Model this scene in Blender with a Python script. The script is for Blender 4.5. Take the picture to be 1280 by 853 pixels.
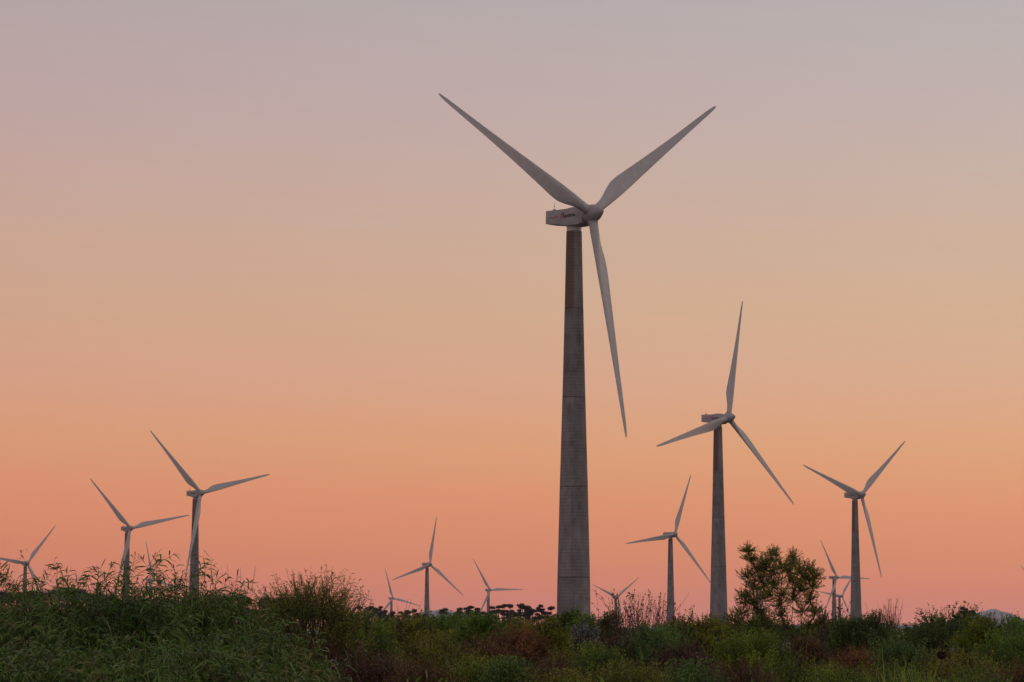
import bpy, math, random
import numpy as np
from mathutils import Vector, Matrix

for o in list(bpy.data.objects):
    bpy.data.objects.remove(o)
scene = bpy.context.scene
COL = scene.collection
PI = math.pi

# ------------------------------------------------------------------ camera
EYE = 1.8
FPX = 3555.0                      # focal length in pixels of a 1280 wide frame
PITCH = math.atan(399.5 / FPX)
ROLL = math.radians(0.2)
cam_d = bpy.data.cameras.new("camera")
cam_d.sensor_width = 36.0
cam_d.lens = FPX / 1280 * 36
cam_d.clip_start = 0.5
cam_d.clip_end = 90000
cam = bpy.data.objects.new("camera", cam_d)
COL.objects.link(cam)
cam.location = (0, 0, EYE)
cam.rotation_euler = (Matrix.Rotation(PI / 2 + PITCH, 3, 'X') @ Matrix.Rotation(ROLL, 3, 'Z')).to_euler()
scene.camera = cam

# ------------------------------------------------------------------ sky and light
SUN_EL, SUN_AZ = math.radians(2.0), math.radians(62)      # after-glow direction, right of the view
world = bpy.data.worlds.new("World")
scene.world = world
world.use_nodes = True
nt = world.node_tree
nt.nodes.clear()
N = nt.nodes.new
L = nt.links.new


def srgb(r, g, b):
    f = lambda c: (c / 255 / 12.92) if c / 255 <= 0.04045 else ((c / 255 + 0.055) / 1.055) ** 2.4
    return (f(r), f(g), f(b), 1)


def ramp(nodes, stops):
    r = nodes.new('ShaderNodeValToRGB')
    e = r.color_ramp.elements
    while len(e) < len(stops):
        e.new(0.5)
    for el, (p, c) in zip(e, stops):
        el.position = p
        el.color = c
    return r


tc = N('ShaderNodeTexCoord')
sep = N('ShaderNodeSeparateXYZ')
L(tc.outputs['Generated'], sep.inputs[0])
mz = N('ShaderNodeMath'); mz.operation = 'MULTIPLY'; mz.inputs[1].default_value = 1 / 0.27; mz.use_clamp = True
L(sep.outputs['Z'], mz.inputs[0])


def zf(py):
    return math.sin(math.atan((826 - py) / FPX)) / 0.27


SKY_STOPS = [(826, (0.7207, 0.23, 0.1714)), (775, (0.8597, 0.2493, 0.1714)), (745, (0.803, 0.2479, 0.154)), (700, (0.7882, 0.271, 0.1391)), (640, (0.8032, 0.3039, 0.1532)), (560, (0.777, 0.3702, 0.1919)), (470, (0.7277, 0.4035, 0.2667)), (380, (0.6712, 0.4256, 0.2884)), (290, (0.6287, 0.4295, 0.3264)), (200, (0.5815, 0.4252, 0.3744)), (100, (0.531, 0.4185, 0.4083)), (0, (0.4837, 0.4198, 0.4134)), (-90, (0.4207, 0.3921, 0.4188))]      # linear colours by height
front = ramp(nt.nodes, [(zf(p), (*c, 1)) for p, c in SKY_STOPS])
L(mz.outputs[0], front.inputs[0])
back = ramp(nt.nodes, [(0.0, srgb(160, 155, 175)), (0.25, srgb(200, 175, 182)), (0.6, srgb(216, 188, 186)), (1.0, srgb(212, 192, 196))])
L(mz.outputs[0], back.inputs[0])
# front (after-glow side) to back by azimuth
vdot = N('ShaderNodeVectorMath'); vdot.operation = 'DOT_PRODUCT'
L(tc.outputs['Generated'], vdot.inputs[0])
vdot.inputs[1].default_value = (math.sin(math.radians(25)), math.cos(math.radians(25)), 0)
mr = N('ShaderNodeMapRange'); mr.interpolation_type = 'SMOOTHSTEP'
mr.inputs['From Min'].default_value = -0.7
mr.inputs['From Max'].default_value = 0.75
L(vdot.outputs['Value'], mr.inputs['Value'])
mix1 = N('ShaderNodeMix'); mix1.data_type = 'RGBA'
L(mr.outputs[0], mix1.inputs[0]); L(back.outputs[0], mix1.inputs[6]); L(front.outputs[0], mix1.inputs[7])
# slightly warmer and brighter towards the right
vd2 = N('ShaderNodeVectorMath'); vd2.operation = 'DOT_PRODUCT'
L(tc.outputs['Generated'], vd2.inputs[0]); vd2.inputs[1].default_value = (1, 0, 0)
mr2 = N('ShaderNodeMapRange')
mr2.inputs['From Min'].default_value = -0.18; mr2.inputs['From Max'].default_value = 0.18
L(vd2.outputs['Value'], mr2.inputs['Value'])
mxc = N('ShaderNodeMix'); mxc.data_type = 'RGBA'
mxc.inputs[6].default_value = (0.968, 0.912, 0.925, 1); mxc.inputs[7].default_value = (1.032, 1.088, 1.075, 1)
L(mr2.outputs[0], mxc.inputs[0])
sc1 = N('ShaderNodeVectorMath'); sc1.operation = 'MULTIPLY'
L(mix1.outputs[2], sc1.inputs[0]); L(mxc.outputs[2], sc1.inputs[1])
# upper sky: the Nishita twilight
nish = N('ShaderNodeTexSky'); nish.sky_type = 'NISHITA'; nish.sun_disc = False
nish.sun_elevation = SUN_EL; nish.sun_rotation = SUN_AZ
nish.air_density = 1.2; nish.dust_density = 2.0; nish.ozone_density = 1.0
bg1 = N('ShaderNodeBackground'); bg1.inputs[1].default_value = 1.0
L(sc1.outputs[0], bg1.inputs[0])
bg2 = N('ShaderNodeBackground'); bg2.inputs[1].default_value = 0.15
L(nish.outputs[0], bg2.inputs[0])
mr3 = N('ShaderNodeMapRange'); mr3.interpolation_type = 'SMOOTHSTEP'
mr3.inputs['From Min'].default_value = 0.4; mr3.inputs['From Max'].default_value = 1.0; mr3.inputs['To Max'].default_value = 0.6
L(sep.outputs['Z'], mr3.inputs['Value'])
ms = N('ShaderNodeMixShader')
L(mr3.outputs[0], ms.inputs[0]); L(bg1.outputs[0], ms.inputs[1]); L(bg2.outputs[0], ms.inputs[2])
wo = N('ShaderNodeOutputWorld')
L(ms.outputs[0], wo.inputs['Surface'])

sun_d = bpy.data.lights.new("sun", 'SUN')
sun_d.energy = 0.35
sun_d.angle = math.radians(12)
sun_d.color = (1.0, 0.66, 0.5)
sun = bpy.data.objects.new("sun", sun_d)
COL.objects.link(sun)
sd = Vector((math.sin(SUN_AZ) * math.cos(SUN_EL), math.cos(SUN_AZ) * math.cos(SUN_EL), math.sin(SUN_EL)))
sun.rotation_euler = (-sd).to_track_quat('-Z', 'Y').to_euler()
sun.location = (300, 100, 200)

scene.view_settings.view_transform = 'Standard'
scene.view_settings.look = 'None'
scene.view_settings.exposure = 0.0
scene.view_settings.gamma = 1.0
scene.view_settings.use_curve_mapping = False
scene.cycles.max_bounces = 6
scene.cycles.transparent_max_bounces = 8
scene.cycles.volume_bounces = 0

# ------------------------------------------------------------------ helpers


def tag(o, label=None, cat=None, group=None, kind=None):
    if label: o['label'] = label
    if cat: o['category'] = cat
    if group: o['group'] = group
    if kind: o['kind'] = kind
    return o


def empty(name, loc, rz=0.0):
    o = bpy.data.objects.new(name, None)
    COL.objects.link(o)
    o.location = loc
    o.rotation_euler = (0, 0, rz)
    o.empty_display_size = 0.5
    return o


def obj(name, mesh, mat=None, parent=None):
    o = bpy.data.objects.new(name, mesh)
    COL.objects.link(o)
    if mat is not None and len(mesh.materials) == 0:
        mesh.materials.append(mat)
    if parent: o.parent = parent
    return o


def mesh_from(name, verts, faces, smooth=True):
    me = bpy.data.meshes.new(name)
    me.from_pydata([tuple(v) for v in verts], [], [tuple(int(i) for i in f) for f in faces])
    me.validate()
    if smooth:
        me.polygons.foreach_set('use_smooth', [True] * len(me.polygons))
    me.update()
    return me


def mesh_np(name, verts, quads=None, tris=None, tint=None, smooth=False):
    """fast mesh from numpy arrays; tint is one value per vertex"""
    me = bpy.data.meshes.new(name)
    nq = 0 if quads is None else len(quads)
    ntr = 0 if tris is None else len(tris)
    me.vertices.add(len(verts))
    me.vertices.foreach_set('co', np.ascontiguousarray(verts, dtype=np.float32).ravel())
    loops, starts, totals = [], [], []
    s = 0
    if nq:
        loops.append(np.asarray(quads, dtype=np.int32).ravel()); starts.append(np.arange(nq) * 4); totals.append(np.full(nq, 4)); s = nq * 4
    if ntr:
        loops.append(np.asarray(tris, dtype=np.int32).ravel()); starts.append(s + np.arange(ntr) * 3); totals.append(np.full(ntr, 3))
    loops = np.concatenate(loops)
    me.loops.add(len(loops)); me.loops.foreach_set('vertex_index', loops)
    me.polygons.add(nq + ntr)
    me.polygons.foreach_set('loop_start', np.concatenate(starts).astype(np.int32))
    me.polygons.foreach_set('loop_total', np.concatenate(totals).astype(np.int32))
    if smooth:
        me.polygons.foreach_set('use_smooth', np.ones(nq + ntr, dtype=bool))
    if tint is not None:
        a = me.attributes.new('tint', 'FLOAT', 'POINT')
        a.data.foreach_set('value', np.ascontiguousarray(tint, dtype=np.float32))
    me.update()
    me.validate()
    return me


def new_mat(name):
    m = bpy.data.materials.new(name)
    m.use_nodes = True
    nt = m.node_tree
    b = nt.nodes['Principled BSDF']
    return m, nt, b


def at(px, py, d):
    """world point at depth d metres down the view for a place in the photograph"""
    x = (px - 640) / FPX * d
    z = EYE + (826 - py) / FPX * d
    return x, d, z


# ------------------------------------------------------------------ materials
def paint_mat(name, col, rough=0.45, dirt=0.12):
    m, nt, b = new_mat(name)
    n = nt.nodes.new('ShaderNodeTexNoise'); n.inputs['Scale'].default_value = 0.7; n.inputs['Detail'].default_value = 6
    t = nt.nodes.new('ShaderNodeTexCoord'); nt.links.new(t.outputs['Object'], n.inputs['Vector'])
    r = ramp(nt.nodes, [(0.3, (col[0] * (1 - dirt), col[1] * (1 - dirt * 1.1), col[2] * (1 - dirt * 1.2), 1)), (0.65, (*col, 1))])
    nt.links.new(n.outputs['Fac'], r.inputs[0]); nt.links.new(r.outputs[0], b.inputs['Base Color'])
    b.inputs['Roughness'].default_value = rough
    return m


M_PAINT = paint_mat('light_grey_paint', (0.43, 0.43, 0.43))
M_BLADE = paint_mat('blade_gelcoat', (0.44, 0.44, 0.44), 0.35, 0.14)
M_NACELLE = paint_mat('nacelle_panel', (0.36, 0.35, 0.36), 0.5, 0.2)
M_DARK = paint_mat('dark_metal', (0.05, 0.05, 0.055), 0.6)
M_RED = paint_mat('red_lettering', (0.42, 0.03, 0.04), 0.5)
M_INK = paint_mat('black_lettering', (0.03, 0.03, 0.04), 0.5)


def concrete_mat():
    m, nt, b = new_mat('precast_concrete')
    NN, LL = nt.nodes.new, nt.links.new
    tc = NN('ShaderNodeTexCoord')
    sp = NN('ShaderNodeSeparateXYZ'); LL(tc.outputs['Object'], sp.inputs[0])

    def mth(op, a, c=None):
        k = NN('ShaderNodeMath'); k.operation = op
        for i, v in enumerate((a, c)):
            if v is None: continue
            if isinstance(v, (int, float)): k.inputs[i].default_value = v
            else: LL(v, k.inputs[i])
        return k.outputs[0]
    ang = mth('ARCTAN2', sp.outputs['Y'], sp.outputs['X'])
    sec = mth('FLOOR', mth('DIVIDE', sp.outputs['Z'], 20.1))
    a2 = mth('ADD', mth('MULTIPLY', ang, 5 / (2 * PI)), mth('ADD', mth('MULTIPLY', mth('FRACT', mth('MULTIPLY', sec, 0.5)), 0.30), 0.60))
    pid = mth('FLOOR', a2)
    cb = NN('ShaderNodeCombineXYZ'); LL(pid, cb.inputs[0]); LL(sec, cb.inputs[1])
    wn = NN('ShaderNodeTexWhiteNoise'); wn.noise_dimensions = '3D'; LL(cb.outputs[0], wn.inputs['Vector'])
    # vertical seam
    fr = mth('FRACT', a2)
    seam_v = mth('LESS_THAN', fr, 0.018)
    fz = mth('FRACT', mth('DIVIDE', sp.outputs['Z'], 20.1))
    seam_h = mth('LESS_THAN', fz, 0.012)
    # formwork lines
    w = mth('FRACT', mth('MULTIPLY', sp.outputs['Z'], 1 / 0.75))
    nz = NN('ShaderNodeTexNoise'); nz.inputs['Scale'].default_value = 0.9; nz.inputs['Detail'].default_value = 5
    mp = NN('ShaderNodeMapping'); mp.inputs['Scale'].default_value = (1, 1, 0.35)
    LL(tc.outputs['Object'], mp.inputs[0]); LL(mp.outputs[0], nz.inputs['Vector'])
    line = mth('MULTIPLY', mth('LESS_THAN', w, 0.22), mth('GREATER_THAN', nz.outputs['Fac'], 0.47))
    big = NN('ShaderNodeTexNoise'); big.inputs['Scale'].default_value = 0.22; big.inputs['Detail'].default_value = 7; big.inputs['Roughness'].default_value = 0.65
    mp2 = NN('ShaderNodeMapping'); mp2.inputs['Scale'].default_value = (1.6, 1.6, 0.9)
    LL(tc.outputs['Object'], mp2.inputs[0]); LL(mp2.outputs[0], big.inputs['Vector'])
    cr = ramp(nt.nodes, [(0.30, (0.10, 0.094, 0.088, 1)), (0.42, (0.158, 0.153, 0.148, 1)), (0.56, (0.20, 0.196, 0.19, 1)), (0.75, (0.255, 0.252, 0.246, 1))])
    LL(big.outputs['Fac'], cr.inputs[0])
    # brown weathering on the top ring, mostly on one flank
    topf = NN('ShaderNodeMapRange'); topf.inputs['From Min'].default_value = 78; topf.inputs['From Max'].default_value = 81
    LL(sp.outputs['Z'], topf.inputs['Value'])
    side = NN('ShaderNodeMapRange'); side.inputs['From Min'].default_value = -0.4; side.inputs['From Max'].default_value = 0.5
    LL(mth('MULTIPLY', mth('ADD', sp.outputs['X'], sp.outputs['Y']), -0.7), side.inputs['Value'])
    m1 = NN('ShaderNodeMix'); m1.data_type = 'RGBA'
    LL(mth('MULTIPLY', mth('MULTIPLY', topf.outputs[0], 0.9), mth('ADD', mth('MULTIPLY', side.outputs[0], 0.75), 0.15)), m1.inputs[0])
    LL(cr.outputs[0], m1.inputs[6]); m1.inputs[7].default_value = (0.135, 0.078, 0.048, 1)
    val = mth('ADD', 0.82, mth('MULTIPLY', wn.outputs['Value'], 0.32))
    val = mth('MULTIPLY', val, mth('SUBTRACT', 1, mth('MULTIPLY', seam_v, 0.35)))
    val = mth('MULTIPLY', val, mth('SUBTRACT', 1, mth('MULTIPLY', seam_h, 0.40)))
    val = mth('MULTIPLY', val, mth('SUBTRACT', 1, mth('MULTIPLY', line, 0.27)))
    sc = NN('ShaderNodeVectorMath'); sc.operation = 'SCALE'
    LL(m1.outputs[2], sc.inputs[0]); LL(val, sc.inputs['Scale'])
    LL(sc.outputs[0], b.inputs['Base Color'])
    b.inputs['Roughness'].default_value = 0.9
    return m


M_CONC = concrete_mat()


def leaf_mat(name, cols, trans=0.32, rough=0.42):
    """leaf colour varies leaf by leaf (tint) and shrub by shrub"""
    m, nt, b = new_mat(name)
    NN, LL = nt.nodes.new, nt.links.new
    at_ = NN('ShaderNodeAttribute'); at_.attribute_name = 'tint'
    k = len(cols)
    r = ramp(nt.nodes, [(i / (k - 1), (*c, 1)) for i, c in enumerate(cols)])
    LL(at_.outputs['Fac'], r.inputs[0])
    LL(r.outputs[0], b.inputs['Base Color'])
    b.inputs['Roughness'].default_value = rough
    b.inputs['Specular IOR Level'].default_value = 0.4
    tr = NN('ShaderNodeBsdfTranslucent'); LL(r.outputs[0], tr.inputs[0])
    mx = NN('ShaderNodeMixShader'); mx.inputs[0].default_value = trans
    LL(b.outputs[0], mx.inputs[1]); LL(tr.outputs[0], mx.inputs[2])
    LL(mx.outputs[0], nt.nodes['Material Output'].inputs['Surface'])
    return m


def bark_mat(name, c):
    m, nt, b = new_mat(name)
    n = nt.nodes.new('ShaderNodeTexNoise'); n.inputs['Scale'].default_value = 9; n.inputs['Detail'].default_value = 4
    t = nt.nodes.new('ShaderNodeTexCoord'); nt.links.new(t.outputs['Object'], n.inputs['Vector'])
    r = ramp(nt.nodes, [(0.35, (c[0] * .6, c[1] * .6, c[2] * .6, 1)), (0.7, (*c, 1))])
    nt.links.new(n.outputs['Fac'], r.inputs[0]); nt.links.new(r.outputs[0], b.inputs['Base Color'])
    b.inputs['Roughness'].default_value = 0.9
    return m


LEAF = {
    'olivine': leaf_mat('yellowish_narrow_leaf', [(0.098, 0.115, 0.016), (0.196, 0.229, 0.027), (0.328, 0.321, 0.045)], 0.45),
    'willow': leaf_mat('willowy_leaf', [(0.040, 0.065, 0.009), (0.063, 0.125, 0.017), (0.091, 0.184, 0.027), (0.149, 0.234, 0.046), (0.166, 0.156, 0.046)]),
    'olive': leaf_mat('olive_leaf', [(0.095, 0.101, 0.011), (0.194, 0.213, 0.022), (0.316, 0.320, 0.032)]),
    'green': leaf_mat('green_leaf', [(0.050, 0.104, 0.011), (0.115, 0.221, 0.020), (0.205, 0.338, 0.032)]),
    'bright': leaf_mat('bright_leaf', [(0.087, 0.132, 0.010), (0.184, 0.264, 0.015), (0.301, 0.381, 0.027)]),
    'dark': leaf_mat('dark_leaf', [(0.034, 0.061, 0.011), (0.071, 0.124, 0.017), (0.132, 0.207, 0.028)]),
    'teal': leaf_mat('bluegreen_leaf', [(0.056, 0.122, 0.022), (0.115, 0.244, 0.045), (0.211, 0.365, 0.071)]),
    'rust': leaf_mat('rust_leaf', [(0.107, 0.051, 0.013), (0.239, 0.104, 0.027), (0.383, 0.173, 0.045)]),
    'brown': leaf_mat('brown_leaf', [(0.071, 0.037, 0.012), (0.151, 0.083, 0.024), (0.264, 0.172, 0.043)]),
    'plum': leaf_mat('dry_pod', [(0.048, 0.026, 0.012), (0.107, 0.059, 0.026), (0.179, 0.098, 0.040)], 0.1),
    'grey': leaf_mat('grey_leaf', [(0.05, 0.055, 0.04), (0.16, 0.17, 0.14), (0.45, 0.46, 0.42)]),
    'grass': leaf_mat('grass_blade', [(0.133, 0.181, 0.017), (0.264, 0.361, 0.040), (0.500, 0.556, 0.081)]),
    'pine': leaf_mat('pine_needles', [(0.006, 0.009, 0.006), (0.012, 0.017, 0.010), (0.02, 0.028, 0.014)], 0.1),
    'tree': leaf_mat('small_tree_leaf', [(0.085, 0.116, 0.015), (0.173, 0.216, 0.022), (0.316, 0.361, 0.035)]),
}
M_BARK = bark_mat('grey_brown_bark', (0.11, 0.085, 0.065))
M_TWIG = bark_mat('reddish_twig', (0.10, 0.055, 0.04))
M_TWIGG = bark_mat('green_brown_shoot', (0.07, 0.065, 0.025))
M_PBARK = bark_mat('pine_bark', (0.05, 0.035, 0.03))

# ------------------------------------------------------------------ ground and hills
m_gr, nt, b = new_mat('scrubland_soil')
n = nt.nodes.new('ShaderNodeTexNoise'); n.inputs['Scale'].default_value = 0.05; n.inputs['Detail'].default_value = 8
t = nt.nodes.new('ShaderNodeTexCoord'); nt.links.new(t.outputs['Object'], n.inputs['Vector'])
r = ramp(nt.nodes, [(0.35, (0.035, 0.045, 0.018, 1)), (0.55, (0.075, 0.07, 0.035, 1)), (0.7, (0.14, 0.115, 0.08, 1))])
nt.links.new(n.outputs['Fac'], r.inputs[0]); nt.links.new(r.outputs[0], b.inputs['Base Color']); b.inputs['Roughness'].default_value = 1
g = obj('ground', mesh_from('ground', [(-45000, -20000, 0), (45000, -20000, 0), (45000, 70000, 0), (-45000, 70000, 0)], [(0, 1, 2, 3)], False), m_gr)
tag(g, kind='structure')

m_mt, nt, b = new_mat('mountain_rock')
n = nt.nodes.new('ShaderNodeTexNoise'); n.inputs['Scale'].default_value = 0.0012; n.inputs['Detail'].default_value = 10; n.inputs['Roughness'].default_value = 0.7
t = nt.nodes.new('ShaderNodeTexCoord'); nt.links.new(t.outputs['Object'], n.inputs['Vector'])
r = ramp(nt.nodes, [(0.35, (0.22, 0.23, 0.26, 1)), (0.6, (0.38, 0.38, 0.40, 1))])
nt.links.new(n.outputs['Fac'], r.inputs[0]); nt.links.new(r.outputs[0], b.inputs['Base Color']); b.inputs['Roughness'].default_value = 1


def ridge(name, d, prof, depth, seed):
    """a range of hills: crest height follows prof (photo x, photo y), real slopes front and back"""
    rng = np.random.default_rng(seed)
    xs = np.arange(prof[0][0], prof[-1][0] + 1, 3.0)
    ys = np.interp(xs, [p[0] for p in prof], [p[1] for p in prof])
    ys = ys + np.convolve(rng.normal(0, 1.3, len(xs)), np.ones(4) / 4, 'same') * (826 - ys) / 60
    rows = np.linspace(-1, 1, 17)
    V, F = [], []
    for j, t in enumerate(rows):
        for i, (x, y) in enumerate(zip(xs, ys)):
            X, Y, Z = at(x, y, d)
            hh = (Z - 0) * (1 - abs(t)) ** 1.15
            rough = 0 if abs(t) > 0.98 or t == 0 else rng.normal(0, 0.035) * Z
            spur = math.sin(x * 0.11 + seed) * 0.10 * (1 - abs(t)) * abs(t) * 4 * Z
            V.append((X, Y + t * depth, max(-5, hh + rough + spur) if abs(t) < 0.99 else -5))
    n = len(xs)
    for j in range(len(rows) - 1):
        for i in range(n - 1):
            F.append((j * n + i, j * n + i + 1, (j + 1) * n + i + 1, (j + 1) * n + i))
    o = obj(name, mesh_from(name, V, F), m_mt)
    tag(o, kind='structure')
    return o


ridge('mountains', 17000, [(-500, 800), (-100, 792), (100, 795), (300, 789), (420, 788), (480, 783), (515, 773), (533, 765), (556, 762.5), (575, 766), (600, 776), (650, 782),
                           (720, 784), (800, 785), (900, 780), (960, 781), (1010, 779), (1060, 781), (1100, 779), (1130, 780), (1170, 779), (1200, 772),
                           (1222, 764), (1236, 759.5), (1250, 762), (1270, 769), (1290, 773), (1350, 776), (1500, 783), (1900, 800)], 2600, 3)

# ------------------------------------------------------------------ wind turbines
HUBZ = 101.5
HX = 5.7                    # rotor centre in front of the tower axis
TILT = math.radians(4)
CONE = math.radians(2.2)


def loft(rings, cap=True):
    V, F = [], []
    n = len(rings[0])
    for r_ in rings: V += r_
    for j in range(len(rings) - 1):
        for i in range(n):
            F.append((j * n + i, j * n + (i + 1) % n, (j + 1) * n + (i + 1) % n, (j + 1) * n + i))
    if cap:
        F.append(tuple(range(n))[::-1]); F.append(tuple((len(rings) - 1) * n + i for i in range(n)))
    return V, F


def lathe(prof, n=48):
    return loft([[(r_ * math.cos(2 * PI * i / n), r_ * math.sin(2 * PI * i / n), z) for i in range(n)] for z, r_ in prof])


def autosmooth(me, ang=40):
    me.set_sharp_from_angle(angle=math.radians(ang))
    return me


def tower_mesh():
    key = [(0, 3.95), (10, 3.78), (20.1, 3.63), (40.2, 3.14), (60.3, 2.58), (80.4, 2.10), (98.0, 1.74)]
    prof = []
    for (z0, r0), (z1, r1) in zip(key, key[1:]):
        k = 6
        for i in range(k):
            t_ = i / k
            z = z0 + (z1 - z0) * t_
            prof.append((z, r0 + (r1 - r0) * t_))
    prof.append((98.0, 1.74))
    # recessed joints between rings
    out = []
    for z, r_ in prof:
        if any(abs(z - q) < 0.01 for q in (20.1, 40.2, 60.3, 80.4)):
            out += [(z - 0.09, r_ + 0.02), (z - 0.05, r_ - 0.06), (z + 0.05, r_ - 0.06), (z + 0.09, r_)]
        else:
            out.append((z, r_))
    V, F = lathe(out, 64)
    return autosmooth(mesh_from('tower', V, F), 30)


def box_from(rows, bev=0.12):
    """rows: (x, half width, z bottom, z top) stations along the nacelle; rounded rectangle sections"""
    rings = []
    for x, hw, zb, zt in rows:
        sec = []
        for cx, cz, a0 in ((hw, zt, 0), (-hw, zt, 90), (-hw, zb, 180), (hw, zb, 270)):
            sx = 1 if cx > 0 else -1
            sz = 1 if cz == zt else -1
            for k in range(4):
                a = math.radians(a0 + 30 * k)
                sec.append((x, cx - sx * bev + bev * math.cos(a), cz - sz * bev + bev * math.sin(a)))
        rings.append(sec)
    V, F = loft(rings)
    return V, F


def merge(*parts):
    V, F = [], []
    for v, f in parts:
        o_ = len(V); V += list(v); F += [tuple(i + o_ for i in q) for q in f]
    return V, F


def prism(cx, cy, cz, sx, sy, sz):
    v = [(cx + a * sx / 2, cy + b_ * sy / 2, cz + c * sz / 2) for a in (-1, 1) for b_ in (-1, 1) for c in (-1, 1)]
    f = [(0, 1, 3, 2), (4, 6, 7, 5), (0, 4, 5, 1), (2, 3, 7, 6), (0, 2, 6, 4), (1, 5, 7, 3)]
    return v, f


def rod(p, q, r0, r1, n=8):
    p, q = Vector(p), Vector(q)
    d = (q - p).normalized()
    a = d.orthogonal().normalized(); c = d.cross(a)
    rings = [[tuple(pt + (a * math.cos(2 * PI * i / n) + c * math.sin(2 * PI * i / n)) * r_) for i in range(n)] for pt, r_ in ((p, r0), (q, r1))]
    return loft(rings)


def nacelle_mesh():
    Z = HUBZ
    V, F = box_from([(-7.4, 1.75, Z - 1.10, Z + 1.72), (-7.25, 1.9, Z - 1.22, Z + 1.82), (-3.5, 2.0, Z - 1.75, Z + 1.68),
                     (-0.2, 2.02, Z - 2.40, Z + 1.60), (2.4, 2.0, Z - 2.42, Z + 1.52), (3.2, 1.85, Z - 2.32, Z + 1.45), (3.95, 1.45, Z - 1.95, Z + 1.25)], 0.18)
    return autosmooth(mesh_from('nacelle', V, F), 25)


def blade_mesh():
    st = [(1.2, 2.1, 2.1, 16, 1, 1.05), (2.2, 2.1, 2.1, 16, 1, 1.05), (4.2, 2.2, 2.0, 16, 0.9, 1.08), (6.2, 2.75, 1.7, 15.5, 0.5, 1.14), (8.2, 3.45, 1.4, 14.5, 0.15, 1.18),
          (10.2, 3.92, 1.18, 13, 0, 1.2), (12.5, 3.95, 1.0, 11, 0, 1.18), (15, 3.7, 0.85, 9.2, 0, 1.12), (18, 3.38, 0.72, 7.6, 0, 1.03), (22, 2.98, 0.58, 6, 0, 0.92),
          (27, 2.5, 0.45, 4.2, 0, 0.78), (32, 2.08, 0.35, 2.8, 0, 0.66), (37, 1.68, 0.27, 1.7, 0, 0.53), (42, 1.38, 0.2, 0.8, 0, 0.44), (46, 1.12, 0.14, 0.2, 0, 0.36),
          (48.8, 0.88, 0.09, 0, 0, 0.30), (50.4, 0.58, 0.05, 0, 0, 0.20), (51.0, 0.16, 0.02, 0, 0, 0.07)]
    n = 24
    rings = []
    for r_, c, t_, tw, rd, le in st:
        ring = []
        tw = math.radians(tw)
        for i in range(n):
            a = 2 * PI * i / n
            u = (1 - math.cos(a)) / 2                       # 0 leading edge .. 1 trailing edge
            yt = t_ / 0.2 * 1.0 * (0.2969 * math.sqrt(max(u, 0)) - 0.126 * u - 0.3516 * u * u + 0.2843 * u ** 3 - 0.1036 * u ** 4) / 1.0
            camber = 0.05 * c * math.sin(PI * u) * (1 - rd)
            s = 1 if a < PI else -1
            ya = s * yt + camber * -1
            yc = math.sin(a) * t_ / 2
            thick = yc * rd + ya * (1 - rd)
            y = le - u * c                                  # leading edge at +Y
            x = thick
            ring.append((x * math.cos(tw) + y * math.sin(tw), y * math.cos(tw) - x * math.sin(tw), r_))
        rings.append(ring)
    V, F = loft(rings)
    return autosmooth(mesh_from('blade', V, F), 50)


def spinner_mesh():
    # rounded cone about +X with three flats where the blades leave, in the rotor frame
    prof = [(-1.75, 1.35), (-1.6, 1.75), (-1.1, 2.02), (-0.2, 2.1), (0.7, 2.02), (1.3, 1.80), (1.9, 1.47), (2.5, 1.08), (3.0, 0.72), (3.45, 0.40), (3.65, 0.05)]
    n = 48
    rings = []
    for x, r_ in prof:
        ring = []
        for i in range(n):
            a = 2 * PI * i / n
            bulge = 1 + 0.05 * math.cos(3 * a) * math.exp(-(x / 1.2) ** 2)
            ring.append((x, r_ * bulge * math.sin(a), r_ * bulge * math.cos(a)))
        rings.append(ring)
    V, F = loft(rings)
    parts = [(V, F)]
    for k in range(3):                                      # raised collars round the blade roots
        a = 2 * PI * k / 3
        d = Vector((0, math.sin(a), math.cos(a)))
        parts.append(rod(d * 1.6, d * 2.28, 1.2, 1.16, 24))
    V, F = merge(*parts)
    return autosmooth(mesh_from('rotor_hub', V, F), 35)


ME_TOWER, ME_NAC, ME_BLADE, ME_HUB = tower_mesh(), nacelle_mesh(), blade_mesh(), spinner_mesh()
V, F = lathe([(97.95, 1.60), (98.0, 1.66), (98.9, 1.66), (99.22, 1.78)], 48)
ME_COLLAR = autosmooth(mesh_from('yaw_collar', V, F), 30)
V, F = lathe([(0, 4.9), (0.5, 4.9), (0.55, 4.8)], 48)
ME_PLINTH = autosmooth(mesh_from('plinth', V, F), 30)
Z = HUBZ
ME_MAST = mesh_from('weather_mast', *merge(rod((-5.9, -0.5, Z + 1.7), (-5.9, -0.5, Z + 3.7), 0.045, 0.03), rod((-5.9, -0.8, Z + 2.9), (-5.9, -0.2, Z + 2.9), 0.03, 0.03),
                                           prism(-5.9, -0.5, Z + 1.95, 0.5, 0.5, 0.42)), smooth=False)
ME_HATCH = mesh_from('roof_hatch', *merge(box_from([(-1.1, 1.0, Z + 1.55, Z + 1.86), (0.2, 1.0, Z + 1.55, Z + 1.95), (2.0, 0.95, Z + 1.5, Z + 1.82)], 0.06), prism(-3.0, 0.2, Z + 1.78, 0.6, 0.5, 0.3)), smooth=False)


def stripe_mesh(s):
    return mesh_from('stripe', [(-6.35, s * 1.99, Z + 0.00), (-3.0, s * 2.035, Z - 0.02), (-3.0, s * 2.035, Z + 0.17), (-6.35, s * 1.99, Z + 0.10),
                                (-6.35, s * 1.5, Z), (-3, s * 1.5, Z), (-3, s * 1.5, Z + .1), (-6.35, s * 1.5, Z + .1)],
                     [(0, 1, 2, 3), (7, 6, 5, 4), (0, 4, 5, 1), (3, 2, 6, 7), (0, 3, 7, 4), (1, 5, 6, 2)], False)


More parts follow.
